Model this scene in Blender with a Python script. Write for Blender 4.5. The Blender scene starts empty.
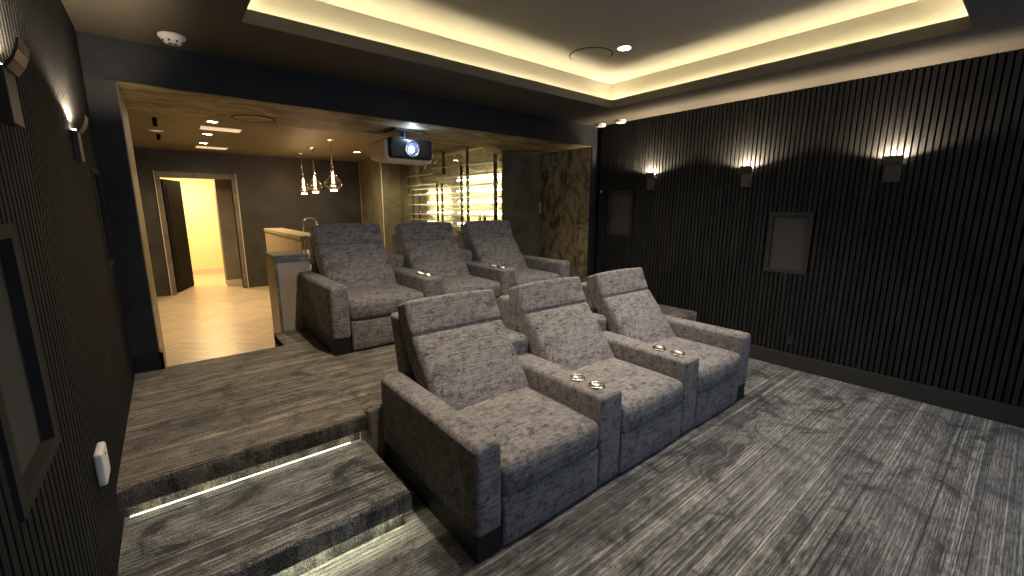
import bpy, bmesh, math, random
from mathutils import Vector, Matrix
random.seed(7)
C = bpy.context.scene.collection
SC = bpy.context.scene

# ------------------------------------------------------------------ dimensions (metres)
W = 5.10          # room width, left wall x=0, right wall x=W
H = 2.708         # soffit height
HU = 3.0          # tray ceiling height
HP = 0.394        # platform height
HS = 0.206        # lower step height
ZO = 2.438        # underside of the beam over the wide opening
BD = 1.05         # beam depth
HR = 2.605        # ceiling of the bar room
YF = 5.85         # far wall of the bar room
YB = -5.5         # wall behind the camera

# ------------------------------------------------------------------ materials
MATS = {}
class NT:
    def __init__(s, name):
        s.m = bpy.data.materials.new(name); s.m.use_nodes = True
        s.t = s.m.node_tree; s.n = s.t.nodes; s.l = s.t.links
        s.b = s.n['Principled BSDF']
        MATS[name] = s.m
    def new(s, typ, **kw):
        n = s.n.new(typ)
        for k, v in kw.items():
            if k in n.bl_rna.properties and k not in n.inputs: setattr(n, k, v)
            else: n.inputs[k].default_value = v
        return n
    def link(s, a, b): s.l.new(a, b)
    def coords(s, scale=(1, 1, 1), kind='Object', rot=(0, 0, 0)):
        tc = s.new('ShaderNodeTexCoord'); mp = s.new('ShaderNodeMapping')
        mp.inputs['Scale'].default_value = scale; mp.inputs['Rotation'].default_value = rot
        s.link(tc.outputs[kind], mp.inputs['Vector']); return mp.outputs['Vector']
    def noise(s, vec, scale=5, detail=4, rough=.55, dist=0):
        n = s.new('ShaderNodeTexNoise'); n.inputs['Scale'].default_value = scale
        n.inputs['Detail'].default_value = detail; n.inputs['Roughness'].default_value = rough
        n.inputs['Distortion'].default_value = dist
        if vec is not None: s.link(vec, n.inputs['Vector'])
        return n.outputs['Fac']
    def ramp(s, fac, stops):
        r = s.new('ShaderNodeValToRGB'); e = r.color_ramp.elements
        while len(e) < len(stops): e.new(.5)
        for el, (p, c) in zip(e, stops):
            el.position = p; el.color = (c, c, c, 1) if isinstance(c, (int, float)) else (*c, 1)
        s.link(fac, r.inputs['Fac']); return r.outputs['Color']
    def mix(s, a, b, fac=.5, mode='MIX'):
        m = s.new('ShaderNodeMixRGB', blend_type=mode)
        for k, v in (('Color1', a), ('Color2', b), ('Fac', fac)):
            if isinstance(v, (int, float)): m.inputs[k].default_value = v if k == 'Fac' else (v, v, v, 1)
            elif isinstance(v, tuple): m.inputs[k].default_value = (*v, 1)
            else: s.link(v, m.inputs[k])
        return m.outputs['Color']
    def math(s, op, a, b=0.0):
        m = s.new('ShaderNodeMath', operation=op)
        for i, v in enumerate((a, b)):
            if isinstance(v, (int, float)): m.inputs[i].default_value = v
            else: s.link(v, m.inputs[i])
        return m.outputs[0]
    def bump(s, h, strength=.3, dist=.01):
        b = s.new('ShaderNodeBump'); b.inputs['Strength'].default_value = strength
        b.inputs['Distance'].default_value = dist
        s.link(h, b.inputs['Height']); s.link(b.outputs['Normal'], s.b.inputs['Normal'])
    def set(s, **kw):
        for k, v in kw.items():
            k = k.replace('_', ' ')
            i = s.b.inputs[k]
            if hasattr(v, 'is_output'): s.link(v, i)
            elif isinstance(v, tuple): i.default_value = (*v, 1) if len(v) == 3 else v
            else: i.default_value = v
        return s

def plain(name, col, rough=.5, metal=0, spec=.5):
    t = NT(name); v = t.coords((1, 1, 1)); n = t.noise(v, 6, 4)
    c = t.mix(tuple(x * .85 for x in col), tuple(min(1, x * 1.12) for x in col), n)
    t.set(Base_Color=c, Roughness=rough, Metallic=metal, Specular_IOR_Level=spec)
    return t.m

def emit(name, col, strength):
    t = NT(name); t.set(Base_Color=col, Emission_Color=col, Emission_Strength=strength)
    return t.m

def carpet_mat(name, dark, mid, light):
    t = NT(name)
    s1 = t.noise(t.coords((0.25, 70, 1)), 1.2, 2, .6)                    # cut-pile stripes along x
    s2 = t.noise(t.coords((0.08, 30, 1)), 1.3, 3, .8)                   # sparse brighter seams of pile
    s3 = t.noise(t.coords((9, 150, 1)), 1.2, 2, .6)
    grain = t.noise(t.coords((100, 130, 60)), 2.0, 2, .75)
    blot = t.noise(t.coords((1.5, 1.9, 1)), 2.0, 8, .68, 1.3)            # brushed patches
    blot2 = t.noise(t.coords((6, 7, 1)), 1.6, 6, .7, 1.6)
    a = t.ramp(s1, [(.38, .12), (.50, .5), (.62, .9)])
    b = t.ramp(s3, [(.38, 0), (.62, 1)])
    g = t.ramp(grain, [(.34, 0), (.66, 1)])
    k = t.mix(t.mix(a, b, .42), g, .42)
    ln = t.ramp(s2, [(.585, 0), (.63, 1)])
    k = t.mix(k, ln, .26, 'ADD')
    dk = t.ramp(s2, [(.37, 1), (.42, 0)]); k = t.mix(k, 0.0, t.math('MULTIPLY', dk, .45))
    col = t.ramp(k, [(.22, dark), (.50, mid), (.88, light)])
    bl = t.ramp(blot, [(.37, .16), (.46, .74), (.60, 1.3)])
    bl2 = t.ramp(blot2, [(.36, .22), (.43, 1.0)])
    col = t.mix(col, bl, 1.0, 'MULTIPLY'); col = t.mix(col, bl2, .75, 'MULTIPLY')
    t.set(Base_Color=col, Roughness=.85, Specular_IOR_Level=.25)
    t.set(Sheen_Weight=.25, Sheen_Roughness=.5)
    t.bump(k, .7, .006)
    return t.m

def fabric_mat(name, dark, light):
    t = NT(name)
    v = t.coords((1, 1, 1)); n1 = t.noise(v, 13, 7, .75, .7)
    n2 = t.noise(v, 2.4, 4, .6, .8)
    vr = t.coords((9, 130, 130)); rib = t.noise(vr, 1.0, 3, .7)
    vg = t.noise(v, 150, 2, .8)
    p = t.ramp(n1, [(.38, 0), (.46, .5), (.56, 1)])
    q = t.ramp(n2, [(.3, .35), (.6, 1)])
    n3 = t.ramp(t.noise(v, 38, 4, .7, .3), [(.40, 0), (.52, 1)])
    r = t.ramp(t.mix(rib, vg, .35), [(.42, 0), (.58, 1)])
    k = t.mix(t.mix(p, q, .30), n3, .34); k = t.mix(k, r, .36)
    col = t.ramp(k, [(.12, dark), (.88, light)])
    t.set(Base_Color=col, Roughness=.8, Specular_IOR_Level=.2, Sheen_Weight=.04, Sheen_Roughness=.35)
    t.bump(r, .55, .004)
    return t.m

def plaster(name, a, b, rough=.5, scale=2.0, spec=.4, contrast=(.35, .65), bump=.12, dist=1.5, sc=(1, 1, 1)):
    t = NT(name); v = t.coords(sc); n = t.noise(v, scale, 7, .68, dist)
    f = t.ramp(n, [(contrast[0], 0), (contrast[1], 1)])
    col = t.mix(a, b, f)
    rr = t.ramp(n, [(.3, max(0, rough - .08)), (.7, min(1, rough + .12))])
    t.set(Base_Color=col, Roughness=rr, Specular_IOR_Level=spec); t.bump(n, bump, .02)
    return t.m

def wood(name, a, b, rough=.5, scale=(1, 1, 9), spec=.4):
    t = NT(name); v = t.coords(scale); n = t.noise(v, 3.5, 6, .6, .6)
    n2 = t.noise(t.coords(tuple(x * 9 for x in scale)), 4, 3, .6)
    k = t.mix(n, n2, .3)
    col = t.ramp(k, [(.32, a), (.68, b)])
    t.set(Base_Color=col, Roughness=rough, Specular_IOR_Level=spec); t.bump(k, .12, .004)
    return t.m

carpet = carpet_mat('carpet_grey', (.010, .011, .011), (.098, .096, .087), (.46, .445, .39))
carpet_lit = carpet_mat('carpet_platform_lit', (.012, .011, .010), (.115, .097, .072), (.40, .335, .25))  # carpet copy with the platform's warm light put into its colour
fabric = fabric_mat('chenille_grey', (.010, .009, .0095), (.262, .243, .236))
slat = wood('slat_black_wood', (.010, .010, .0096), (.030, .029, .0265), .75, (6, 6, .6), .10)
slat_back = plain('slat_backing', (.004, .004, .004), .95, 0, 0)
plaster_dark = plaster('plaster_blue_black', (.012, .0125, .0135), (.025, .0258, .0275), .55, 1.6, .3)
plaster_pier = plaster('plaster_pier', (.013, .013, .0135), (.026, .0265, .028), .5, 1.6)
plaster_brown = plaster('plaster_bronze', (.085, .068, .034), (.44, .36, .20), .6, 4.2, .25, (.38, .62), .9, .9, (.7, 1.6, .9))
plaster_reveal = plaster('plaster_bronze_reveal', (.17, .14, .085), (.34, .28, .18), .42, 2.5, .5, (.3, .75), .2)
plaster_far = plaster('plaster_taupe_dark', (.024, .0215, .0145), (.044, .039, .027), .45, 1.1, .5)
ceil_shaded = plaster('ceiling_taupe_shaded', (.080, .070, .052), (.098, .086, .064), .75, 1.0, .2, (.2, .8), .03)  # same paint as the tray, darkened for the shade on the soffit
ceil_lit = plaster('ceiling_taupe_lit', (.33, .30, .235), (.36, .33, .26), .8, 1.0, .2, (.2, .8), .03)  # same paint as the soffit, brightened for the cove glow
ceil_rear = plaster('ceiling_rear', (.13, .108, .062), (.155, .128, .076), .6, 1.2, .3, (.2, .8), .03)
base_dark = plain('baseboard_dark', (.030, .028, .024), .5)
base_black = plain('baseboard_black', (.008, .008, .009), .45)
frame_dark = plain('frame_dark', (.036, .034, .030), .8, 0, .1)
grille = plain('speaker_cloth', (.046, .044, .039), .9)
sconce_m = plain('sconce_bronze', (.055, .045, .038), .45, .3)
white_p = plain('white_plastic', (.74, .72, .68), .45)
black_p = plain('black_plastic', (.014, .015, .018), .32)
black_foot = plain('black_foot', (.006, .006, .007), .5)
beige_p = plain('projector_shell', (.85, .72, .55), .5)
steel = plain('cup_steel', (.78, .72, .60), .22, 1.0)
chrome = plain('chrome', (.8, .76, .70), .2, 1.0)
black_metal = plain('black_metal', (.014, .014, .013), .4, .7)
rod_metal = plain('rod_brass', (.62, .57, .43), .42, .25)
bar_wood = wood('bar_oak', (.36, .265, .145), (.52, .41, .25), .42, (8, 8, .7))
bar_panel = wood('bar_panel', (.50, .42, .33), (.60, .50, .40), .5, (6, 6, .8))
t = NT('marble_grey'); v = t.coords((1, 1, 1)); n = t.noise(v, 5, 8, .65, 2.2)
t.set(Base_Color=t.ramp(n, [(.3, (.10, .09, .08)), (.55, (.20, .18, .155)), (.66, (.42, .38, .33))]), Roughness=.35)
marble = t.m
door_dark = wood('door_dark', (.005, .005, .005), (.010, .009, .008), .8, (5, 5, .5), .1)
door_frame_m = plaster('door_frame_bronze', (.10, .084, .058), (.18, .15, .105), .4, 3)
hall_wall = plaster('hall_wall', (.78, .62, .34), (.84, .68, .39), .8, .6, .1, (.2, .8), .02)
hall_pier = plaster('hall_pier', (.16, .128, .088), (.23, .185, .13), .6, 3)
white_base = plain('white_base', (.62, .52, .38), .5)
# herringbone floor
t = NT('herringbone_oak')
tc = t.new('ShaderNodeTexCoord'); sp = t.new('ShaderNodeSeparateXYZ'); t.link(tc.outputs['Object'], sp.inputs[0])
X, Y = sp.outputs[0], sp.outputs[1]
xs = t.math('DIVIDE', X, .52); zig = t.math('ABSOLUTE', t.math('SUBTRACT', t.math('FRACT', xs), .5))
yy = t.math('ADD', Y, t.math('MULTIPLY', zig, .52)); row = t.math('DIVIDE', yy, .085)
fr = t.math('FRACT', row); idx = t.math('FLOOR', row)
half = t.math('FLOOR', t.math('MULTIPLY', xs, 2.0))
wn = t.new('ShaderNodeTexWhiteNoise', noise_dimensions='2D'); cb = t.new('ShaderNodeCombineXYZ')
t.link(idx, cb.inputs[0]); t.link(half, cb.inputs[1]); t.link(cb.outputs[0], wn.inputs['Vector'])
gap = t.math('LESS_THAN', fr, .05)
gr = t.noise(t.coords((14, 14, 1)), 2.5, 4)
pc = t.ramp(wn.outputs['Value'], [(0, (.47, .35, .215)), (1, (.60, .46, .295))])
pc = t.mix(pc, t.ramp(gr, [(.3, .85), (.7, 1.1)]), .6, 'MULTIPLY')
t.set(Base_Color=t.mix(pc, (.25, .18, .11), gap), Roughness=.33, Specular_IOR_Level=.5)
herring = t.m
# stone slab behind the wine rack
t = NT('wine_stone'); n = t.noise(t.coords((1, 1, 3)), 3.2, 7, .65, 1.6)
t.set(Base_Color=t.ramp(n, [(.3, (.10, .09, .06)), (.5, (.42, .38, .26)), (.7, (.66, .62, .46))]), Roughness=.4)
wine_stone = t.m
# architectural glass
def glass(name, tint=(.9, .92, .9), rough=.02, refl=1.0):
    t = NT(name)
    tr = t.new('ShaderNodeBsdfTransparent'); tr.inputs[0].default_value = (*tint, 1)
    gl = t.new('ShaderNodeBsdfGlossy'); gl.inputs['Roughness'].default_value = rough
    fr = t.new('ShaderNodeLayerWeight'); fr.inputs[0].default_value = .5
    sch = t.math('ADD', t.math('MULTIPLY', t.math('POWER', fr.outputs['Facing'], 3.5), .85), .04)
    ms = t.new('ShaderNodeMixShader')
    t.link(t.math('MULTIPLY', sch, refl), ms.inputs[0]); t.link(tr.outputs[0], ms.inputs[1]); t.link(gl.outputs[0], ms.inputs[2])
    t.link(ms.outputs[0], t.n['Material Output'].inputs['Surface'])
    return t.m
pane_glass = glass('pane_glass', (.90, .89, .84))
bulb_glass = glass('bulb_glass', (.92, .84, .72), .08, 2.6)
olive_glass = plaster('olive_lacquer', (.085, .078, .046), (.20, .18, .105), .6, 2.2, .2, (.3, .7), .08)

E_cove = emit('cove_led', (1.0, .88, .60), 46)
E_step = emit('step_led', (1.0, .95, .74), .8)
E_step2 = emit('step_led_low', (1.0, .97, .70), 34)
E_riser_fill = emit('riser_fill_led', (1.0, .97, .78), 14)  # extra fill strip, added so the platform riser looks lit
E_down = emit('downlight_lens', (1.0, .82, .58), 40)
E_sconce = emit('sconce_lens', (1.0, .80, .56), 60)
E_bulb = emit('filament_glow', (1.0, .66, .36), 14)
E_lens = emit('projector_lens_glow', (.10, .15, .30), .25)
E_lens2 = emit('projector_lens_core', (.80, .90, 1.0), 6)
E_screen = emit('projection_screen', (.50, .67, 1.0), .95)
E_wine = emit('wine_led', (1.0, .91, .62), 32)
E_vent = emit('pale_glow', (1.0, .80, .52), .28)  # slight emission to make vents and sensor lens look pale; neither is a lamp

# ------------------------------------------------------------------ geometry helpers
def bx(bm, x0, y0, z0, x1, y1, z1):
    vs = [bm.verts.new(p) for p in ((x0, y0, z0), (x1, y0, z0), (x1, y1, z0), (x0, y1, z0), (x0, y0, z1), (x1, y0, z1), (x1, y1, z1), (x0, y1, z1))]
    for f in ((3, 2, 1, 0), (4, 5, 6, 7), (0, 1, 5, 4), (1, 2, 6, 5), (2, 3, 7, 6), (3, 0, 4, 7)):
        bm.faces.new([vs[i] for i in f])
    return vs

def axis_vals(h, r, n, ne=4):
    """from -h to h with dense edge zones of radius r"""
    r = min(r, h * .98)
    e = [h - r + r * math.tan(math.pi / 4 * i / ne) for i in range(ne + 1)]
    inner = [-(h - r) + 2 * (h - r) * i / n for i in range(n + 1)]
    return [-x for x in reversed(e)][:-1] + inner + e[1:]

def rbox(bm, x0, y0, z0, x1, y1, z1, r=.03, n=(4, 4, 4), ne=4, fn=None):
    """rounded box; fn maps a point (normalised -1..1 and real) to a moved point"""
    c = [(x0 + x1) / 2, (y0 + y1) / 2, (z0 + z1) / 2]; h = [(x1 - x0) / 2, (y1 - y0) / 2, (z1 - z0) / 2]
    r = min(r, min(h) * .99)
    A = [axis_vals(h[i], r, n[i], ne) for i in range(3)]
    cache = {}
    def V(i, j, k):
        key = (i, j, k)
        if key in cache: return cache[key]
        p = Vector((A[0][i], A[1][j], A[2][k]))
        q = Vector([max(-(h[a] - r), min(h[a] - r, p[a])) for a in range(3)])
        d = p - q
        if d.length > 1e-9: p = q + d.normalized() * r
        w = Vector([c[a] + p[a] for a in range(3)])
        if fn: w = fn(Vector([p[a] / h[a] for a in range(3)]), w)
        cache[key] = bm.verts.new(w); return cache[key]
    nx, ny, nz = [len(a) - 1 for a in A]
    for i in range(nx):
        for j in range(ny):
            bm.faces.new((V(i, j, 0), V(i, j + 1, 0), V(i + 1, j + 1, 0), V(i + 1, j, 0)))
            bm.faces.new((V(i, j, nz), V(i + 1, j, nz), V(i + 1, j + 1, nz), V(i, j + 1, nz)))
    for i in range(nx):
        for k in range(nz):
            bm.faces.new((V(i, 0, k), V(i + 1, 0, k), V(i + 1, 0, k + 1), V(i, 0, k + 1)))
            bm.faces.new((V(i, ny, k), V(i, ny, k + 1), V(i + 1, ny, k + 1), V(i + 1, ny, k)))
    for j in range(ny):
        for k in range(nz):
            bm.faces.new((V(0, j, k), V(0, j, k + 1), V(0, j + 1, k + 1), V(0, j + 1, k)))
            bm.faces.new((V(nx, j, k), V(nx, j + 1, k), V(nx, j + 1, k + 1), V(nx, j, k + 1)))

def tube(bm, p0, p1, r, seg=10, r2=None):
    p0, p1 = Vector(p0), Vector(p1); r2 = r if r2 is None else r2
    d = (p1 - p0).normalized(); a = d.orthogonal().normalized(); b = d.cross(a)
    A = [bm.verts.new(p0 + (a * math.cos(t) + b * math.sin(t)) * r) for t in [2 * math.pi * i / seg for i in range(seg)]]
    B = [bm.verts.new(p1 + (a * math.cos(t) + b * math.sin(t)) * r2) for t in [2 * math.pi * i / seg for i in range(seg)]]
    for i in range(seg):
        j = (i + 1) % seg; bm.faces.new((A[i], A[j], B[j], B[i]))
    bm.faces.new(A[::-1]); bm.faces.new(B)

def lathe(bm, prof, seg=32, c=(0, 0, 0), close=True):
    """prof: list of (r, z), bottom to top or any order; closed caps where r > 0"""
    rings = []
    for r, z in prof:
        if r < 1e-6: rings.append([bm.verts.new((c[0], c[1], c[2] + z))])
        else: rings.append([bm.verts.new((c[0] + r * math.cos(2 * math.pi * i / seg), c[1] + r * math.sin(2 * math.pi * i / seg), c[2] + z)) for i in range(seg)])
    for a, b in zip(rings, rings[1:]):
        for i in range(seg):
            j = (i + 1) % seg
            if len(a) == 1 and len(b) == 1: continue
            if len(a) == 1: bm.faces.new((a[0], b[j], b[i]))
            elif len(b) == 1: bm.faces.new((a[i], a[j], b[0]))
            else: bm.faces.new((a[i], a[j], b[j], b[i]))
    if close:
        if len(rings[0]) > 1: bm.faces.new(rings[0][::-1])
        if len(rings[-1]) > 1: bm.faces.new(rings[-1])

def prism(bm, poly, axis, a, b):
    """poly: 2D points in the plane of the other two axes, extruded along axis from a to b"""
    def P(u, v, w):
        return {'x': (w, u, v), 'y': (u, w, v), 'z': (u, v, w)}[axis]
    A = [bm.verts.new(P(u, v, a)) for u, v in poly]; B = [bm.verts.new(P(u, v, b)) for u, v in poly]
    n = len(poly)
    for i in range(n):
        j = (i + 1) % n; bm.faces.new((A[i], A[j], B[j], B[i]))
    bm.faces.new(A[::-1]); bm.faces.new(B)

def sweep(bm, pts, r, seg=8):
    pts = [Vector(p) for p in pts]; rings = []
    for i, p in enumerate(pts):
        d = (pts[min(i + 1, len(pts) - 1)] - pts[max(i - 1, 0)]).normalized()
        a = d.cross(Vector((0, 1, 0))); a = a.normalized() if a.length > .1 else d.orthogonal().normalized()
        b = d.cross(a)
        rings.append([bm.verts.new(p + (a * math.cos(2 * math.pi * k / seg) + b * math.sin(2 * math.pi * k / seg)) * r) for k in range(seg)])
    for A, B in zip(rings, rings[1:]):
        for k in range(seg):
            j = (k + 1) % seg; bm.faces.new((A[k], A[j], B[j], B[k]))
    bm.faces.new(rings[0][::-1]); bm.faces.new(rings[-1])

def mesh(name, bm, mat, smooth=False, bevel=0):
    bmesh.ops.recalc_face_normals(bm, faces=bm.faces)
    if bevel: bmesh.ops.bevel(bm, geom=[e for e in bm.edges], offset=bevel, segments=2, profile=.5, affect='EDGES')
    if smooth:
        for f in bm.faces: f.smooth = True
    me = bpy.data.meshes.new(name); bm.to_mesh(me); bm.free(); me.materials.append(mat)
    return me

def link(name, me, parent=None, loc=(0, 0, 0), rotz=0):
    o = bpy.data.objects.new(name, me); C.objects.link(o)
    o.location = loc; o.rotation_euler = (0, 0, rotz)
    if parent: o.parent = parent
    return o

def obj(name, bm, mat, parent=None, loc=(0, 0, 0), smooth=False, bevel=0):
    return link(name, mesh(name, bm, mat, smooth, bevel), parent, loc)

def B(*boxes):
    bm = bmesh.new()
    for b in boxes: bx(bm, *b)
    return bm

def struct(name, bm, mat, **kw):
    o = obj(name, bm, mat, **kw); o['kind'] = 'structure'; return o

def tag(o, label, cat, group=None):
    o['label'] = label; o['category'] = cat
    if group: o['group'] = group
    return o

def thing(name, label, cat, loc=(0, 0, 0), group=None, rotz=0):
    o = bpy.data.objects.new(name, None); C.objects.link(o); o.location = loc; o.rotation_euler = (0, 0, rotz)
    o.empty_display_size = .1
    return tag(o, label, cat, group)

def copy_thing(root, loc, label, rotz=None):
    r = root.copy(); C.objects.link(r); r.location = loc; r['label'] = label
    if rotz is not None: r.rotation_euler = (0, 0, rotz)
    for ch in list(root.children):
        c = ch.copy(); C.objects.link(c); c.parent = r
        for g in list(ch.children):
            d = g.copy(); C.objects.link(d); d.parent = c
    return r

def light(name, kind, loc, energy, col=(1, .82, .6), size=.05, rot=(0, 0, 0), spot=None, blend=.6, sy=None):
    l = bpy.data.lights.new(name, kind); l.energy = energy; l.color = col
    if kind == 'AREA':
        l.size = size
        if sy: l.shape = 'RECTANGLE'; l.size_y = sy
    else: l.shadow_soft_size = size
    if kind == 'SPOT': l.spot_size = math.radians(spot); l.spot_blend = blend
    o = bpy.data.objects.new(name, l); C.objects.link(o); o.location = loc; o.rotation_euler = rot
    return o

# ------------------------------------------------------------------ room shell
# lower carpet floor of the seating room
struct('floor', B((-.1, YB, -.1, W + .1, .0, 0)), carpet)
# platform with the rounded carpet edge: wide part, extension over the steps
YP, YE, YS, XS = 1.63, 1.68, 2.255, 1.108
bm = bmesh.new()
top = [(-.02, -YE), (XS, -YE), (XS, -YP), (W, -YP), (W, -.01), (5.0, -.01), (5.0, .93), (1.39, .93), (1.39, .515), (1.0, .515), (1.0, .03), (-.02, .03)]
edge = .028
prism(bm, [(x + (edge if (x, y) in ((XS, -YE),) else 0) * -1, y + (edge if y < -1 else 0)) for x, y in top], 'z', HP - .08, HP)     # flat pile
prism(bm, [(x, y if y > -1 else -YP + .02) for x, y in [(-.02, -1.6), (W, -1.6), (W, -.01), (5.0, -.01), (5.0, .93), (1.39, .93), (1.39, .515), (1.0, .515), (1.0, .03), (-.02, .03)]], 'z', 0.001, HP - .02)
def roll(bm, path, z, r, h):
    """rounded carpet edge along a path of (x, y, outward x, outward y)"""
    rings = []
    for x, y, ox, oy in path:
        pr = [(r * (1 - math.sin(a)), r * (1 - math.cos(a))) for a in [math.pi / 2 * k / 6 for k in range(7)]]
        sec = [(-r - .001 + 0, 0)] + [(-(r - r * math.sin(a)), -(r - r * math.cos(a))) for a in [math.pi / 2 * k / 6 for k in range(7)]] + [(0, -h), (-r - .001, -h)]
        rings.append([bm.verts.new((x + ox * u, y + oy * u, z + v)) for u, v in sec])
    for A, Bq in zip(rings, rings[1:]):
        for k in range(len(A)):
            j = (k + 1) % len(A); bm.faces.new((A[k], A[j], Bq[j], Bq[k]))
    bm.faces.new(rings[0]); bm.faces.new(rings[-1][::-1])
roll(bm, [(-.02, -YE, 0, -1), (XS, -YE, 1, -1), (XS, -YP - .0, 1, 0)], HP, edge, .105)
roll(bm, [(XS - .03, -YP, 0, -1), (W, -YP, 0, -1)], HP, edge, .36)
struct('floor_platform', bm, carpet_lit)
bm = bmesh.new()
bx(bm, -.02, -YS + edge, HS - .04, XS - edge, -1.59, HS)
bx(bm, -.02, -YS + .045, 0.001, XS - .03, -1.59, HS - .039)
roll(bm, [(-.02, -YS, 0, -1), (XS, -YS, 1, -1), (XS, -1.60, 1, 0)], HS, edge, .105)
struct('floor_step', bm, carpet, smooth=False)
# bar-room floor, lower than the platform
struct('floor_rear', B((-.6, .0, -.1, 5.3, 9.2, 0)), herring)

# slatted walls: vertical slats proud of a black backing, one mesh per wall
def slat_wall(name, x, sgn, y0, y1, holes, z0=0.0, z1=H):
    bm = bmesh.new(); p = .0425; y = y0
    bx(bm, min(x + sgn * .03, x + sgn * .14), y0, z0, max(x + sgn * .03, x + sgn * .14), y1, z1)
    o = struct(name, bm, slat_back)
    bm = bmesh.new()
    while y + .03 < y1:
        a, b = x, x + sgn * .031
        segs = [(z0, z1)]
        for hy, hz0, hz1, hw in holes:
            if y + .0295 > hy - hw and y < hy + hw: segs = [(z0, hz0), (hz1, z1)]
        for q0, q1 in segs: bx(bm, min(a, b), y, q0, max(a, b), y + .0295, q1)
        y += p
    s = obj('wall_slats', bm, slat, parent=o)
    return o
slat_wall('wall_right', W, 1, YB, -.03, [(-.44, 1.236, 1.834, .194), (-2.49, .966, 1.564, .194)])
slat_wall('wall_left', 0, -1, YB, -.06, [(-.33, 1.236, 1.834, .194), (-2.62, .966, 1.564, .194)])
struct('baseboard_right', B((W - .014, YB, 0, W + .02, -YP, .151)), base_dark, bevel=.003)
struct('wall_front', B((-.1, YB - .1, 0, W + .1, YB, HU)), plaster_dark)
# beam and piers of the wide opening
struct('wall_header', B((-.12, 0, ZO, W + .12, BD - .002, HU + .1)), plaster_dark)
# underside finish of the beam (bronze plaster)
struct('ceiling_beam', B((.154, .012, ZO - .006, 5.0, BD, ZO - .001)), plaster_brown)
bm = B((-.12, 0, 0, .150, BD, ZO)); struct('wall_pier_left', bm, plaster_pier)
struct('wall_reveal_left', B((.150, .02, .1, .156, BD, ZO - .006)), plaster_reveal)
struct('wall_pier_right', B((5.006, 0, 0, W + .12, BD, ZO)), plaster_pier)
struct('wall_reveal_right', B((5.0, .02, 0, 5.006, BD, ZO - .006)), plaster_brown)
struct('baseboard_back', B((0.0, -.016, HP, .17, .02, HP + .125), (.150, -.016, HP, .172, .10, HP + .125)), base_black)
struct('trim_1', B((5.0, -.008, HP, 5.014, .0, ZO), (.1, -.008, ZO, 5.05, .0, ZO + .012)), frame_dark)

# soffit, lip, cove ledge, tray
TX0, TX1, TY0, TY1 = .80, 4.345, -3.61, -.825
L = .125
bm = bmesh.new()
def ring(bm, ax0, ay0, ax1, ay1, bx0, by0, bx1, by1, z0, z1):
    """frame between outer rect b and inner rect a"""
    bx(bm, bx0, by0, z0, bx1, ay0, z1); bx(bm, bx0, ay1, z0, bx1, by1, z1)
    bx(bm, bx0, ay0, z0, ax0, ay1, z1); bx(bm, ax1, ay0, z0, bx1, ay1, z1)
ring(bm, TX0 - .006, TY0 - .006, TX1 + .006, TY1 + .006, -.1, YB - .05, W + .1, .001, H, H + .03)
struct('ceiling', bm, ceil_shaded)
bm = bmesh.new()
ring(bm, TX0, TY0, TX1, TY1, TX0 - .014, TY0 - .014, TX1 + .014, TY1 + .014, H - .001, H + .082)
struct('ceiling_lip', bm, ceil_shaded)
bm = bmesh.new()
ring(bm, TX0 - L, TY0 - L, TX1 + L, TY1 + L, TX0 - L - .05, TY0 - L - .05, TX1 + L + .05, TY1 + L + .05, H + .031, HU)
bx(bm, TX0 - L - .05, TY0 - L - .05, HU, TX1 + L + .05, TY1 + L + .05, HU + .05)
struct('ceiling_tray', bm, ceil_lit)
bm = bmesh.new()
q = L - .045
ring(bm, TX0 - q, TY0 - q, TX1 + q, TY1 + q, TX0 - q - .016, TY0 - q - .016, TX1 + q + .016, TY1 + q + .016, H + .031, H + .041)
tag(obj('led_strip', bm, E_cove), 'warm LED strip hidden behind the lip all around the ceiling tray', 'light strip')

# ------------------------------------------------------------------ bar room shell
bm = bmesh.new()
DX0, DX1, DZ = .315, 1.375, 2.15
struct('wall_far', B((-.4, YF, 0, DX0, YF + .15, HR), (DX1, YF, 0, 3.87, YF + .15, HR), (DX0, YF, DZ, DX1, YF + .15, HR)), plaster_far)
struct('ceiling_rear', B((-.4, BD, HR, 5.3, YF + .2, HR + .1)), ceil_rear)
struct('wall_rear_left', B((-.42, BD - .1, 0, -.3, YF + .2, HR)), plaster_far)
struct('wall_rear_right', B((3.85, 4.6, 0, 5.2, YF + .1, HR)), olive_glass)
struct('wall_cellar', B((4.72, BD + .045, 0, 5.0, 4.6, HR)), wine_stone)
struct('wall_cellar_end', B((4.26, BD, 0, 5.0, BD + .04, ZO + .1)), olive_glass)
struct('trim_2', B((3.842, 4.590, 0, 3.856, 4.603, HR), (3.846, 5.84, 0, 3.86, YF, HR)), rod_metal)
struct('baseboard_far', B((-.3, YF - .018, 0, DX0 - .09, YF, .13), (DX1 + .09, YF - .018, 0, 3.85, YF, .13)), plaster_far)
struct('trim_3', B((.232, YF - .034, 0, .2445, YF, 2.235), (1.4455, YF - .034, 0, 1.458, YF, 2.235)), white_base)
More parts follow.
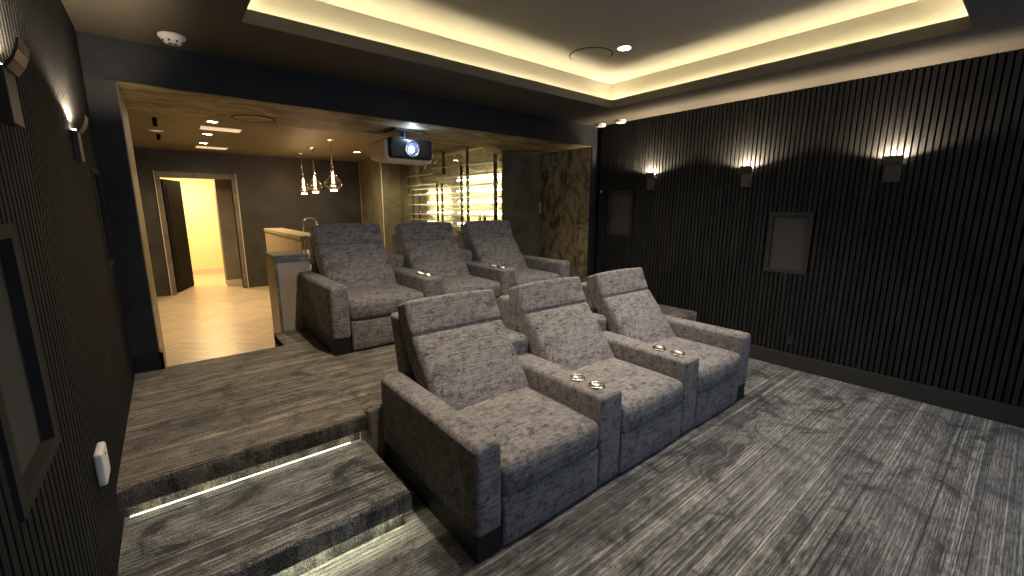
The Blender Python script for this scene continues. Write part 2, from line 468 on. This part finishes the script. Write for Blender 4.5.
# door opening to the corridor
dr = struct('door_1', B((.245, YF - .03, 0, .315, YF + .16, 2.22), (DX1, YF - .03, 0, 1.445, YF + .16, 2.22), (.315, YF - .03, DZ - .03, DX1, YF + .16, 2.22)), door_frame_m, bevel=.004)
bm = bmesh.new(); rbox(bm, 0, -.02, .01, .80, .02, 2.10, .004, (1, 1, 1), 1)
for z0, z1 in ((.12, .95), (1.1, 1.98)):
    bx(bm, .10, -.026, z0, .70, -.018, z1)
leaf = obj('door_leaf', bm, door_dark, parent=dr, loc=(.325, YF + .15, 0)); leaf.rotation_euler = (0, 0, math.radians(70))
bm = bmesh.new(); tube(bm, (.74, -.02, 1.02), (.74, -.07, 1.02), .011); tube(bm, (.74, -.065, 1.02), (.63, -.065, 1.02), .009)
obj('door_handle', bm, chrome, parent=leaf, smooth=True)
struct('wall_corridor', B((-1.2, 8.6, 0, 3.4, 8.7, 2.6), (-1.3, 6.0, 0, -1.2, 8.7, 2.6), (3.3, 6.0, 0, 3.4, 8.7, 2.6)), hall_wall)
struct('wall_corridor_pier', B((1.15, 6.35, 0, 1.75, 6.7, 2.5)), hall_pier)
struct('ceiling_corridor', B((-1.3, YF + .1, 2.5, 3.4, 8.7, 2.6)), hall_wall)
struct('baseboard_corridor', B((1.14, 6.33, 0, 1.76, 6.36, .12), (-1.2, 8.58, 0, 3.3, 8.6, .12)), white_base)

# ------------------------------------------------------------------ LED strips under the step nosings
tag(obj('led_strip', B((.02, -YP + .006, HS + .001, XS - .09, -YP + .018, HS + .0035)), E_step), 'thin white LED line where the lower step meets the platform riser', 'light strip')
tag(obj('led_strip', B((.03, -YS + .033, HS - .100, XS - .04, -YS + .044, HS - .094)), E_step2), 'white LED strip glowing under the nosing of the lowest step', 'light strip')

tag(obj('led_strip', B((.03, -YP - .020, HP - .090, XS - .06, -YP - .012, HP - .082)), E_riser_fill), 'hidden LED fill added behind the platform nosing to brighten the riser', 'light strip')

# ------------------------------------------------------------------ recliners
SW, AW, CW = .700, .15, .195       # seat, outer arm, console widths
# back cushion path in side view: (y, z) of the front face from bottom to top
PTS = [(.515, .355), (.660, .555), (.845, .785), (.930, .92), (.980, 1.045)]
def path(s):
    f = max(0, min(.9999, s)) * (len(PTS) - 1); i = int(f); u = f - i
    g = lambda k: PTS[max(0, min(len(PTS) - 1, k))]
    out = []
    for a in range(2):
        p0, p1, p2, p3 = g(i - 1)[a], g(i)[a], g(i + 1)[a], g(i + 2)[a]
        out.append(.5 * ((2 * p1) + (-p0 + p2) * u + (2 * p0 - 5 * p1 + 4 * p2 - p3) * u * u + (-p0 + 3 * p1 - 3 * p2 + p3) * u ** 3))
    return out
SEAM = .60
def back_cushion():
    bm = bmesh.new(); hw = SW / 2 - .006
    def fn(nv, w):
        # nv.x across, nv.y thickness (-1 front), nv.z up
        s = (nv.z + 1) / 2
        y, z = path(s); y2, z2 = path(min(1, s + .02)); y1, z1 = path(max(0, s - .02))
        ty, tz = y2 - y1, z2 - z1; l = math.hypot(ty, tz); ty, tz = ty / l, tz / l
        ny, nz = tz, -ty        # pointing backwards
        th = .20 - .05 * s
        t = (nv.y + 1) / 2 * th
        if nv.y < 0:
            fr = -nv.y
            ex = 1 - nv.x ** 4
            lo = math.sin(math.pi * min(1, max(0, s / SEAM))) if s < SEAM else 0
            hi = math.sin(math.pi * min(1, max(0, (s - SEAM) / (1 - SEAM)))) if s >= SEAM else 0
            t -= fr * ex * (.030 * lo ** .6 + .016 * hi ** .6)
            t += fr * .018 * math.exp(-((s - SEAM) / .014) ** 2) * (1 if abs(nv.x) < .97 else .5)
        wx = w.x
        # slight waist at the seam, soft wide top
        wx *= 1 - .012 * math.exp(-((s - SEAM) / .05) ** 2)
        zz = z + nz * t; yy = y + ny * t
        if s > .9: zz += .012 * (1 - nv.x ** 2) * (s - .9) / .1
        return Vector((wx, yy, zz))
    rbox(bm, -hw, -.09, -.33, hw, .09, .33, .036, (14, 3, 64), 4, fn)
    return mesh('back_cushion', bm, fabric, True)
def back_shell():
    bm = bmesh.new()
    def fn(nv, w):
        zz = w.z; f = (zz - .22) / .7
        return Vector((w.x, w.y + f * .16, zz))
    rbox(bm, -SW / 2 + .002, .90, .22, SW / 2 - .002, 1.06, .925, .022, (4, 2, 6), 3, fn)
    return mesh('back_shell', bm, fabric, True)
def seat_cushion():
    bm = bmesh.new()
    def fn(nv, w):
        if nv.z > 0:
            w.z += nv.z * (.034 * (1 - nv.x ** 4) * (1 - .75 * abs(nv.y) ** 3) )
        if nv.y < 0: w.y -= .016 * (-nv.y) * (1 - nv.x ** 4) * (1 - nv.z ** 2)
        return w
    rbox(bm, -SW / 2 + .004, -.004, .265, SW / 2 - .004, .74, .434, .042, (14, 14, 4), 5, fn)
    return mesh('seat_cushion', bm, fabric, True)
def footrest():
    bm = bmesh.new()
    def fn(nv, w):
        if nv.y < 0: w.y -= .012 * (-nv.y) * (1 - nv.x ** 4) * (1 - nv.z ** 4)
        return w
    rbox(bm, -SW / 2 + .006, .0, .010, SW / 2 - .006, .08, .272, .018, (8, 2, 6), 3, fn)
    return mesh('footrest', bm, fabric, True)
def seat_base():
    bm = B((-SW / 2 + .01, .07, .02, SW / 2 - .01, 1.02, .28)); return mesh('seat_base', bm, black_foot)
def arm():
    bm = bmesh.new()
    def fn(nv, w):
        if nv.z > 0: w.z += .006 * (1 - nv.x ** 2)
        w.x += (.004 * (1 - nv.z ** 2) * (1 - nv.y ** 4)) * nv.x
        return w
    rbox(bm, -AW / 2, -.004, .13, AW / 2, 1.06, .578, .03, (3, 12, 8), 4, fn)
    return mesh('arm', bm, fabric, True)
def arm_foot():
    bm = bmesh.new(); rbox(bm, -AW / 2 + .006, .006, 0, AW / 2 - .006, 1.04, .14, .006, (1, 1, 1), 1)
    return mesh('arm_foot', bm, black_foot)
CUPS = (.125, .275)
def console():
    bm = bmesh.new()
    def fn(nv, w):
        if nv.z > 0: w.z += .004 * (1 - nv.x ** 2)
        return w
    rbox(bm, -CW / 2, .0, .015, CW / 2, 1.0, .566, .026, (3, 12, 8), 4, fn)
    rbox(bm, -CW / 2 + .001, .825, .30, CW / 2 - .001, 1.13, .70, .045, (3, 4, 5), 4, fn)
    return mesh('console', bm, fabric, True)
def cup_holder():
    bm = bmesh.new()
    lathe(bm, [(.0, .0015), (.036, .0015), (.0385, .004), (.040, .010), (.043, .0125), (.049, .0115), (.0515, .006), (.0515, -.01)], 36, close=False)
    return mesh('cup_holder', bm, steel, True)
def cup_well():
    bm = bmesh.new(); lathe(bm, [(0, .002), (.030, .002), (.030, .0035), (.034, .0048), (0.0345, .003)], 28, close=False)
    return mesh('cup_base', bm, black_metal, True)
def controls():
    bm = bmesh.new()
    for i, (dy, dz) in enumerate(((-.045, 0), (-.018, .012), (-.018, -.012), (.010, .012), (.010, -.012), (.038, 0))):
        lathe(bm, [(0, -.002), (.0075, -.002), (.0075, .002), (0, .002)], 12, (dy, dz, 0))
    return mesh('control_buttons', bm, steel, True)
M = dict(back_cushion=back_cushion(), back_shell=back_shell(), seat_cushion=seat_cushion(), footrest=footrest(), seat_base=seat_base(),
         arm=arm(), arm_foot=arm_foot(), console=console(), cup_holder=cup_holder(), cup_base=cup_well(), control_buttons=controls())
def recliner(x, y, z, left, right, label, group):
    """x: left edge of the seat; left None|'arm'; right 'console'|'arm'"""
    t = thing('recliner', label, 'recliner', (x + SW / 2, y, z), group)
    for k in ('seat_cushion', 'back_cushion', 'back_shell', 'footrest', 'seat_base'): link(k, M[k], t)
    if left:
        a = link('arm', M['arm'], t, (-SW / 2 - AW / 2, 0, 0)); link('arm_foot', M['arm_foot'], a)
    if right == 'arm':
        a = link('arm', M['arm'], t, (SW / 2 + AW / 2, 0, 0)); link('arm_foot', M['arm_foot'], a)
        c = link('control_buttons', M['control_buttons'], a, (-AW / 2 - .003, .185, .53)); c.rotation_euler = (math.radians(90), 0, math.radians(90))
    else:
        a = link('console', M['console'], t, (SW / 2 + CW / 2, 0, 0))
        for cy in CUPS:
            h = link('cup_holder', M['cup_holder'], a, (0, cy, .5695)); h['label'] = 'round brushed steel cup holder'
    return t
def row(x0, yf, z, labels, group):
    x = x0 + AW
    for i in range(3):
        recliner(x, yf, z, 'arm' if i == 0 else None, 'arm' if i == 2 else 'console', labels[i], group)
        x += SW + CW
row(1.222, -2.665, 0, ('grey chenille recliner nearest the carpeted step, front row, with black-footed left arm',
                       'grey chenille recliner in the middle of the front row, between two cup holder consoles',
                       'grey chenille recliner of the front row beside the slatted wall'), 'recliners of the front row')
row(1.258, -.550, HP, ('grey chenille recliner on the platform beside the oak and marble bar',
                       'grey chenille recliner in the middle of the raised rear row',
                       'grey chenille recliner on the platform nearest the bronze plaster wall'), 'recliners of the rear row')

# ------------------------------------------------------------------ wall sconces
def make_sconce():
    t = thing('wall_sconce', '', 'wall lamp', (0, 0, 0), 'bronze wall sconces shining up the slats')
    # local: wall plane x=0, fitting sticks out to -x, y along the wall, z=0 bottom
    bm = bmesh.new(); bx(bm, -.024, -.055, 0, 0, .055, .142); obj('lower_plate', bm, sconce_m, t, bevel=.002)
    bm = bmesh.new()
    pts = [(-.020, .136), (-.030, .136), (-.046, .160), (-.056, .185), (-.062, .213), (-.057, .213), (-.050, .186), (-.040, .163), (-.024, .143)]
    prism(bm, pts, 'y', -.060, .060)
    obj('shade', bm, sconce_m, t)
    bm = bmesh.new(); bx(bm, -.020, -.042, .1425, -.006, .042, .146); obj('lamp_lens', bm, E_sconce, t)
    return t
sc0 = make_sconce()
def set_sconce(o, x, y, rz, label):
    o['label'] = label; o.location = (x, y, 1.825); o.rotation_euler = (0, 0, rz)
SX = W
set_sconce(sc0, SX, -.905, 0, 'lit bronze sconce on the slatted wall nearest the bar-room opening')
def place(y, right, label):
    o = copy_thing(sc0, (0, 0, 0), label)
    if right: set_sconce(o, SX, y, 0, label)
    else: set_sconce(o, 0, y, math.pi, label)
    return o
place(-2.045, True, 'lit bronze sconce on the slatted wall, middle of the three there')
place(-3.205, True, 'lit bronze sconce on the slatted wall, farthest of three from the bar-room opening')
place(-1.03, False, 'lit bronze sconce on the dark wall over the platform, near the opening')
place(-2.25, False, 'bronze sconce with flared shade, partly out of view, above the large framed speaker')
for x, ys, e in ((SX - .043, (-.905, -2.045, -3.205), 58), (.043, (-1.03, -2.25), 30)):
    for y in ys:
        light('sconce_light', 'SPOT', (x, y, 2.004), e, (1, .82, .60), .012, (math.pi, 0, 0), 164, .30)
# ------------------------------------------------------------------ recessed wall speakers
def make_speaker():
    t = thing('wall_speaker', '', 'speaker', (0, 0, 0), 'framed speakers in the slatted walls')
    bm = bmesh.new(); w, h, f = .39, .60, .042
    bx(bm, -.005, -w / 2, 0, .028, -w / 2 + f, h); bx(bm, -.005, w / 2 - f, 0, .028, w / 2, h)
    bx(bm, -.005, -w / 2 + f, 0, .028, w / 2 - f, f * .8); bx(bm, -.005, -w / 2 + f, h - f * .8, .028, w / 2 - f, h)
    obj('frame', bm, frame_dark, t)
    bm = bmesh.new(); bx(bm, .020, -w / 2 + f, f * .8, .029, w / 2 - f, h - f * .8); obj('grille_cloth', bm, grille, t)
    return t
sp = make_speaker(); sp.location = (W, -.44, 1.235); sp['label'] = 'small-looking framed cloth speaker in the slatted wall beside the bronze plaster opening'
def spk(x, y, z, rz, label):
    o = copy_thing(sp, (x, y, z), label, rz)
spk(W, -2.49, .965, 0, 'larger-looking framed cloth speaker below and between the two nearer sconces on the slatted wall')
spk(0, -.33, 1.235, math.pi, 'framed speaker on the dark wall beside the opening pier, over the platform')
spk(0, -2.62, .965, math.pi, 'large framed speaker partly out of view on the dark wall above the white box')

# ------------------------------------------------------------------ small fittings
bm = bmesh.new(); bx(bm, -.006, -.036, -.058, 0, .036, .058)
t = thing('wall_outlet', 'black power outlet low on the slatted wall above the baseboard', 'outlet', (W, -2.62, .285))
obj('cover_plate', bm, black_p, t, bevel=.002)
obj('socket', B((-.010, -.018, -.035, -.005, .018, .035)), frame_dark, t)
# white box on the left wall by the step
t = thing('wall_box', 'small white plastic box mounted on the dark wall beside the step', 'device', (0, -1.975, .600))
bm = bmesh.new(); rbox(bm, 0, -.060, 0, .027, .060, .128, .010, (2, 2, 3), 3); obj('housing', bm, white_p, t, smooth=True)
bm = bmesh.new(); lathe(bm, [(0, 0), (.005, 0), (.005, .003), (0, .003)], 12); o = obj('indicator', bm, frame_dark, t, (.026, 0, .10)); o.rotation_euler = (0, math.pi / 2, 0)
# smoke detector
t = thing('smoke_detector', 'white round smoke detector on the dark ceiling above the platform corner', 'smoke detector', (.475, -.29, H))
bm = bmesh.new(); lathe(bm, [(0, 0), (.074, 0), (.076, -.006), (.074, -.016), (.064, -.020), (.062, -.030), (.048, -.046), (.040, -.050), (0, -.052)], 40); obj('housing', bm, white_p, t, smooth=True)
bm = bmesh.new()
for a in range(8):
    c, s = math.cos(a * math.pi / 4 + .4), math.sin(a * math.pi / 4 + .4)
    tube(bm, (c * .050, s * .050, -.046), (c * .058, s * .058, -.036), .006, 8)
for px in (-.013, .013):
    for py in (-.010, .010): bx(bm, px - .010, py - .006, -.0535, px + .010, py + .006, -.051)
obj('vent_slots', bm, black_p, t)
# ceiling pucks in the far corner
t = thing('ceiling_sensor', 'white round ceiling puck touching the corner of the slatted wall, farther of two', 'sensor', (4.985, -.155, H), 'white pucks in the ceiling corner')
bm = bmesh.new(); lathe(bm, [(0, 0), (.062, 0), (.066, -.004), (.066, -.014)], 32); obj('rim', bm, white_p, t, smooth=True)
bm = bmesh.new(); lathe(bm, [(.058, -.014), (.058, -.019)], 32); obj('groove', bm, frame_dark, t, smooth=True)
bm = bmesh.new(); lathe(bm, [(.065, -.019), (.066, -.030), (.060, -.036), (0, -.036)], 32); obj('cover', bm, white_p, t, smooth=True)
copy_thing(t, (4.965, -.49, H), 'white round ceiling puck along the slatted wall, nearer of two')
# switch on the pier
tag(obj('light_switch', B((W - .006, -.115, 1.815, W, -.10, 1.845)), white_p), 'tiny white sensor at the corner beside the bronze plaster opening', 'switch')
# tray ceiling speaker and downlight
t = thing('ceiling_speaker', 'large round flush speaker in the glowing ceiling tray', 'speaker', (3.55, -1.195, HU))
bm = bmesh.new(); lathe(bm, [(.188, -.001), (.188, -.006), (0, -.006)], 48); obj('grille', bm, ceil_lit, t, smooth=False)
bm = bmesh.new(); lathe(bm, [(.190, 0), (.190, -.003), (.200, -.003), (.200, 0)], 48, close=False); obj('shadow_gap', bm, frame_dark, t)
def make_down(name, r, m_trim):
    t = thing(name, '', 'light', (0, 0, 0))
    bm = bmesh.new(); lathe(bm, [(r * .78, -.002), (r * .82, -.006), (r, -.005), (r * 1.02, 0)], 32, close=False); obj('trim_ring', bm, m_trim, t, smooth=True)
    bm = bmesh.new(); lathe(bm, [(0, -.003), (r * .80, -.003), (r * .80, -.001)], 32); obj('lamp_lens', bm, E_down, t)
    return t
t = make_down('downlight', .066, white_p); t.location = (3.644, -1.50, HU); t['label'] = 'lit recessed downlight beside the round speaker in the ceiling tray'; t['group'] = 'recessed downlights'
d0 = t
for loc, lab in (((.874, 2.34, HR), 'lit downlight in the bar-room ceiling nearest the beam'), ((.897, 3.45, HR), 'lit downlight in the bar-room ceiling between the two pale panels'),
                 ((.915, 4.52, HR), 'lit downlight in the bar-room ceiling nearest the corridor door'), ((3.19, 4.07, HR), 'lit downlight in the bar-room ceiling between pendants and projector')):
    copy_thing(d0, loc, lab)
for (x, y) in ((3.644, -1.50), (1.50, -1.50), (1.50, -2.80), (3.644, -2.80)):
    light('tray_spill', 'SPOT', (x, y, HU - .02), 3, (1, .88, .74), .04, (0, 0, 0), 170, .5)
    light('tray_spot', 'SPOT', (x, y, HU - .02), (98 if x > 2 else 48) if y < -2 else 90, (1, .90, .78) if x > 2 else (1, .86, .68), .04, (0, 0, 0), 92 if y < -2 else 118, .95)
# bar-room ceiling fittings
t = thing('ceiling_vent', 'pale rectangular ceiling panel nearer the beam in the bar room', 'vent', (1.0, 2.83, HR), 'pale panels in the bar-room ceiling')
bm = bmesh.new(); bx(bm, -.225, -.15, -.010, .225, .15, 0); obj('frame', bm, white_p, t, bevel=.003)
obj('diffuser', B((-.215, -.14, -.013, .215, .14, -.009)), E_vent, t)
copy_thing(t, (1.06, 5.05, HR), 'pale rectangular ceiling panel nearer the corridor door in the bar room')
t = thing('ceiling_slot', 'small black slot in the bar-room ceiling nearer the beam', 'vent', (.34, 2.80, HR), 'small ceiling slots by the reveal')
obj('slot', B((-.022, -.33, -.006, .022, .33, 0)), slat_back, t); obj('louvre', B((-.004, -.30, -.009, .004, .30, -.005)), slat_back, t)
copy_thing(t, (.365, 4.20, HR), 'small black slot in the bar-room ceiling nearer the far wall')
t = thing('ceiling_sensor', 'tiny pale rectangular fitting between two black slots of the bar-room ceiling', 'sensor', (.345, 3.53, HR))
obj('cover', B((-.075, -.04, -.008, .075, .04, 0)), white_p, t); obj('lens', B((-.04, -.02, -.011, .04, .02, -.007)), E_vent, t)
t = thing('ceiling_speaker', 'round bronze speaker flush in the plastered beam underside', 'speaker', (1.07, .80, ZO - .006))
bm = bmesh.new(); lathe(bm, [(.170, 0), (.170, -.004), (0, -.004)], 48); obj('grille', bm, plaster_brown, t)
bm = bmesh.new(); lathe(bm, [(.172, 0), (.172, -.006), (.184, -.006), (.184, 0)], 48, close=False); obj('shadow_gap', bm, frame_dark, t)

# ------------------------------------------------------------------ pendants
def teardrop(r, h):
    pr = []
    for i in range(25):
        u = i / 24
        rr = math.sin(math.pi * u ** 1.55) ** .9 * r if 0 < u < 1 else 0
        pr.append((max(rr, .016 if u < .2 else 0), -h * u))
    pr[-1] = (0, -h); pr[0] = (.016, 0)
    return pr
def make_pendant():
    t = thing('pendant_lamp', '', 'pendant lamp', (0, 0, 0), 'glass pendants over the bar')
    bm = bmesh.new(); lathe(bm, [(0, 0), (.075, 0), (.072, -.012), (.03, -.03), (.012, -.04), (0, -.04)], 32); obj('canopy', bm, chrome, t, smooth=True)
    bm = bmesh.new(); tube(bm, (0, 0, -.035), (0, 0, -.37), .006); obj('rod', bm, chrome, t, smooth=True)
    bm = bmesh.new(); lathe(bm, [(0, -.36), (.018, -.362), (.02, -.40), (.013, -.41), (.013, -.425), (.02, -.43), (.022, -.47), (0, -.472)], 20); obj('socket', bm, chrome, t, smooth=True)
    bm = bmesh.new(); lathe(bm, [(r, z - .465) for r, z in teardrop(.130, .30)], 36, close=False); obj('glass_shade', bm, bulb_glass, t, smooth=True)
    bm = bmesh.new(); lathe(bm, [(0, -.48), (.010, -.485), (.013, -.55), (.016, -.62), (.010, -.645), (0, -.65)], 16); obj('filament', bm, E_bulb, t, smooth=True)
    bm = bmesh.new(); lathe(bm, [(0, -.735), (.045, -.737), (.052, -.748), (.040, -.7585), (0, -.763)], 24); obj('glass_foot', bm, E_bulb, t, smooth=True)
    return t
p0 = make_pendant(); p0.location = (2.353, 2.80, HR); p0['label'] = 'glass teardrop pendant nearest the projector, largest of the three in view'
copy_thing(p0, (2.375, 3.90, HR), 'glass teardrop pendant hanging in the middle of the three')
copy_thing(p0, (2.43, 4.90, HR), 'glass teardrop pendant farthest from the projector, over the bar')
for y, x in ((2.8, 2.353), (3.9, 2.375), (4.9, 2.43)):
    light('pendant_light', 'POINT', (x, y, HR - .55), 5, (1, .70, .42), .05)

# ------------------------------------------------------------------ bar
t = thing('bar_counter', 'oak bar ledge with waterfall marble end beside the rear recliners', 'bar', (1.07, .52, 0))
bm = bmesh.new(); bx(bm, .345, .43, 0, .36, 2.55, 1.255); bx(bm, .36, .435, 0, .61, 2.55, .92); obj('oak_front', bm, bar_wood, t)
obj('oak_ledge', B((.335, .43, 1.256, .575, 2.56, 1.30)), bar_wood, t, bevel=.003)
obj('oak_base', B((.62, .6, 0, 1.30, 2.5, .92)), bar_wood, t)
obj('sink_worktop', B((.60, .55, .921, 1.32, 2.52, .96)), marble, t, bevel=.003)
bm = bmesh.new(); bx(bm, .0, 0, 1.10, .31, .46, 1.145); bx(bm, 0, 0, 0, .022, .04, 1.10); bx(bm, .022, 0, 1.075, .31, .03, 1.10); obj('marble_top', bm, marble, t)
obj('end_panel', B((.023, .006, 0.0, .31, .46, 1.074)), bar_panel, t)
obj('side_panel', B((0.002, .041, 0.0, .0225, .46, 1.099)), bar_wood, t)
t = thing('faucet', 'arched chrome faucet rising behind the oak bar ledge', 'faucet', (1.70, 2.02, .962))
bm = bmesh.new(); lathe(bm, [(0, 0), (.028, 0), (.026, .02), (.014, .03), (0, .03)], 20); obj('faucet_base', bm, chrome, t, smooth=True)
pts = [(0, 0, .02), (0, 0, .42)] + [(.085 - .085 * math.cos(a), 0, .42 + .085 * math.sin(a)) for a in [math.pi * k / 12 for k in range(1, 12)]] + [(.17, 0, .40), (.17, 0, .36)]
bm = bmesh.new(); sweep(bm, pts, .011, 10); obj('spout', bm, chrome, t, smooth=True)
bm = bmesh.new(); tube(bm, (0, 0, .05), (0, -.07, .075), .006); obj('lever', bm, chrome, t, smooth=True)

# ------------------------------------------------------------------ projector
t = thing('projector', 'ceiling projector with beige shell, black front and glowing blue-white lens', 'projector', (2.46, .33, 2.12))
bm = bmesh.new()
def fnp(nv, w):
    if nv.z < 0: 
        k = (1 + nv.z); w.y -= 0; w.x *= 1 - .10 * (-nv.z) ** 2
        w.z += .04 * max(0, nv.y) * (-nv.z)
    return w
rbox(bm, -.285, .055, -.034, .285, .50, .195, .022, (6, 6, 6), 4, fnp); obj('shell', bm, beige_p, t, smooth=True)
bm = bmesh.new(); rbox(bm, -.25, 0, .0, .25, .30, .215, .03, (4, 3, 3), 4); obj('front_panel', bm, black_p, t, smooth=True)
def ydisc(prof, loc, name, m, par):
    bm = bmesh.new(); lathe(bm, prof, 40, close=False); o = obj(name, bm, m, par, loc, smooth=True); o.rotation_euler = (math.radians(90), 0, 0); return o
ydisc([(.070, -.002), (.072, .010), (.082, .014), (.088, .010), (.089, -.002)], (.0, .0, .105), 'lens_ring', chrome, t)
ydisc([(.0, .004), (.03, .004), (.072, .001)], (0, 0, .105), 'lens', E_lens, t)
ydisc([(.0, .012), (.026, .010), (.036, .005)], (-.010, 0, .098), 'lens_core', E_lens2, t)
bm = bmesh.new(); bx(bm, -.10, .08, .214, .10, .28, .226); tube(bm, (0, .18, .22), (0, .18, .30), .03, 16); bx(bm, -.17, .02, .290, .17, .34, .311)
obj('ceiling_mount', bm, black_p, t)
bm = bmesh.new()
for k in range(5): bx(bm, -.246 + .0, -.003, .03 + k * .03, -.18, .002, .04 + k * .03)
obj('intake_grille', bm, frame_dark, t)
light('projector_glow', 'POINT', (2.44, .26, 2.36), 1.6, (.55, .70, 1), .03)

# ------------------------------------------------------------------ wine cellar
gl = struct('window_1', B((4.25, BD + .0, 0, 4.256, 2.35, HR), (4.25, 2.356, 0, 4.256, 3.70, HR), (4.25, 3.706, 0, 4.256, 4.6, HR)), pane_glass)
t = thing('wine_rack', 'tall metal peg wine rack glowing behind glass beside the bar room', 'wine rack', (4.40, 1.1, 0))
def post(y, z0, z1, x=0.0, w=.016, m=black_metal):
    o = obj('post', B((x - w, y - 1.1 - w, z0, x + w, y - 1.1 + w, z1)), m, t); return o
post(1.43, 0, 2.42, w=.022); post(2.22, 0, 2.60, w=.018); post(2.42, 0, 2.36, w=.018); post(3.10, .4, 2.05); post(3.28, .4, 2.05)
post(4.05, .2, 1.95); post(4.30, .2, 1.95); post(1.72, 0, 1.50, w=.012); post(1.86, 0, 1.50, w=.012); post(4.5, 1.9, 2.40, w=.01); post(3.02, 2.2, 2.6, w=.02)
def shelf(y0, y1, z, x=0.0, r=.015, m=rod_metal):
    bm = bmesh.new(); tube(bm, (x, y0 - 1.1, z), (x, y1 - 1.1, z), r, 8); return obj('peg_rail', bm, m, t)
for z, y0, y1 in ((2.33, 1.35, 3.45), (2.24, 3.45, 4.56), (2.15, 1.4, 3.3), (2.05, 3.35, 4.56), (1.97, 1.4, 4.3), (1.86, 2.3, 4.55), (1.78, 1.4, 3.0), (1.66, 1.5, 4.52), (1.58, 1.4, 3.2), (1.47, 1.5, 4.5), (1.36, 1.4, 4.45), (1.26, 1.5, 4.45), (1.12, 1.4, 4.45), (.95, 1.4, 4.45)):
    shelf(y0, y1, z)
    obj('shelf', B((.06, y0 - 1.07, z - .006, .24, y1 - 1.25, z + .006)), black_metal, t)
bm = bmesh.new(); tube(bm, (.05, .95, 1.90), (.05, .45, 1.62), .008, 8); tube(bm, (.05, .85, 1.52), (.05, .70, 1.38), .008, 8); obj('brace', bm, rod_metal, t)
for (y0, y1, z) in ((1.50, 3.0, 2.10), (1.5, 3.0, 1.90), (3.3, 4.2, 1.90), (1.6, 3.0, 1.70), (3.3, 4.2, 1.70), (1.6, 3.0, 1.50), (3.3, 4.2, 1.50), (1.6, 3.0, 1.30), (3.3, 4.2, 1.30)):
    obj('light_bar', B((.27, y0 - 1.1, z, .285, y1 - 1.1, z + .012)), E_wine, t)
# bottles lying in the rack
bot_m = plain('bottle_glass', (.012, .014, .010), .15)
# cellar track spots
for y, z in ((3.55, 2.40), (3.15, 2.46)):
    s = thing('spot_head', 'small pale spotlight head above the wine rack, %s of two' % ('farther' if y > 3.3 else 'nearer'), 'spotlight', (4.33, y, z + .05), 'spotlight heads above the wine rack')
    bm = bmesh.new(); tube(bm, (0, 0, -.05), (.0, .09, -.10), .020, 14); obj('head', bm, white_p, s, smooth=True)
    bm = bmesh.new(); tube(bm, (0, .0, -.05), (0, 0, HR - z - .052), .004, 8); obj('stem', bm, black_metal, s)
light('cellar_fill', 'AREA', (4.275, 2.8, 1.75), 7, (1, .90, .62), .5, (0, -math.pi / 2, 0), sy=2.9)  # unseen area light added to brighten the rack rails from the front
# small door pull on the bronze wall
obj('panel_pull', B((4.988, 1.025, 1.52, 5.0, 1.045, 1.68)), white_p, parent=bpy.data.objects['wall_reveal_right'], bevel=.002)

# ------------------------------------------------------------------ screen wall behind the camera
t = thing('projection_screen', 'wide pale blue projection screen on the wall facing the recliners', 'screen', (3.05, YB + .03, .75))
obj('screen_surface', B((-1.7, -.01, 0, 1.7, .0, 1.55)), E_screen, t)
obj('screen_frame', B((-1.76, -.02, -.06, 1.76, .01, 0), (-1.76, -.02, 1.55, 1.76, .01, 1.61), (-1.76, -.02, 0, -1.7, .01, 1.55), (1.7, -.02, 0, 1.76, .01, 1.55)), black_p, t)

# ------------------------------------------------------------------ lights
for y in (2.34, 3.45, 4.52):
    light('bar_spot', 'SPOT', (.89, y, HR - .02), 55, (1, .76, .46), .04, (0, 0, 0), 164, .7)
light('bar_spot', 'SPOT', (3.19, 4.07, HR - .02), 60, (1, .80, .55), .04, (0, 0, 0), 165, .8)
light('corridor_light', 'AREA', (.6, 7.4, 2.45), 70, (1, .78, .42), 1.2)

w = bpy.data.worlds.new('World'); SC.world = w; w.use_nodes = True
w.node_tree.nodes['Background'].inputs[0].default_value = (.5, .5, .55, 1); w.node_tree.nodes['Background'].inputs[1].default_value = .004

# ------------------------------------------------------------------ camera
f, pitch, yaw, roll = 422.9712, math.radians(-10.7756), math.radians(39.0135), math.radians(.1395)
F = Vector((math.sin(yaw) * math.cos(pitch), math.cos(yaw) * math.cos(pitch), math.sin(pitch)))
R = Vector((math.cos(yaw), -math.sin(yaw), 0)); U = R.cross(F)
R2 = R * math.cos(roll) + U * math.sin(roll); U2 = -R * math.sin(roll) + U * math.cos(roll)
cd = bpy.data.cameras.new('camera'); cam = bpy.data.objects.new('camera', cd); C.objects.link(cam)
cd.sensor_width = 36; cd.lens = f * 36 / 1024; cd.clip_start = .02
m = Matrix((R2, U2, -F)).transposed().to_4x4(); m.translation = Vector((.303, -4.0486, 1.6071)); cam.matrix_world = m
SC.camera = cam
vs = SC.view_settings
vs.view_transform = 'Standard'; vs.look = 'None'; vs.exposure = 1.0; vs.gamma = 1; vs.use_curve_mapping = False
SC.cycles.use_denoising = True
SC.cycles.max_bounces = 8; SC.cycles.diffuse_bounces = 5
SC.cycles.sample_clamp_indirect = 4
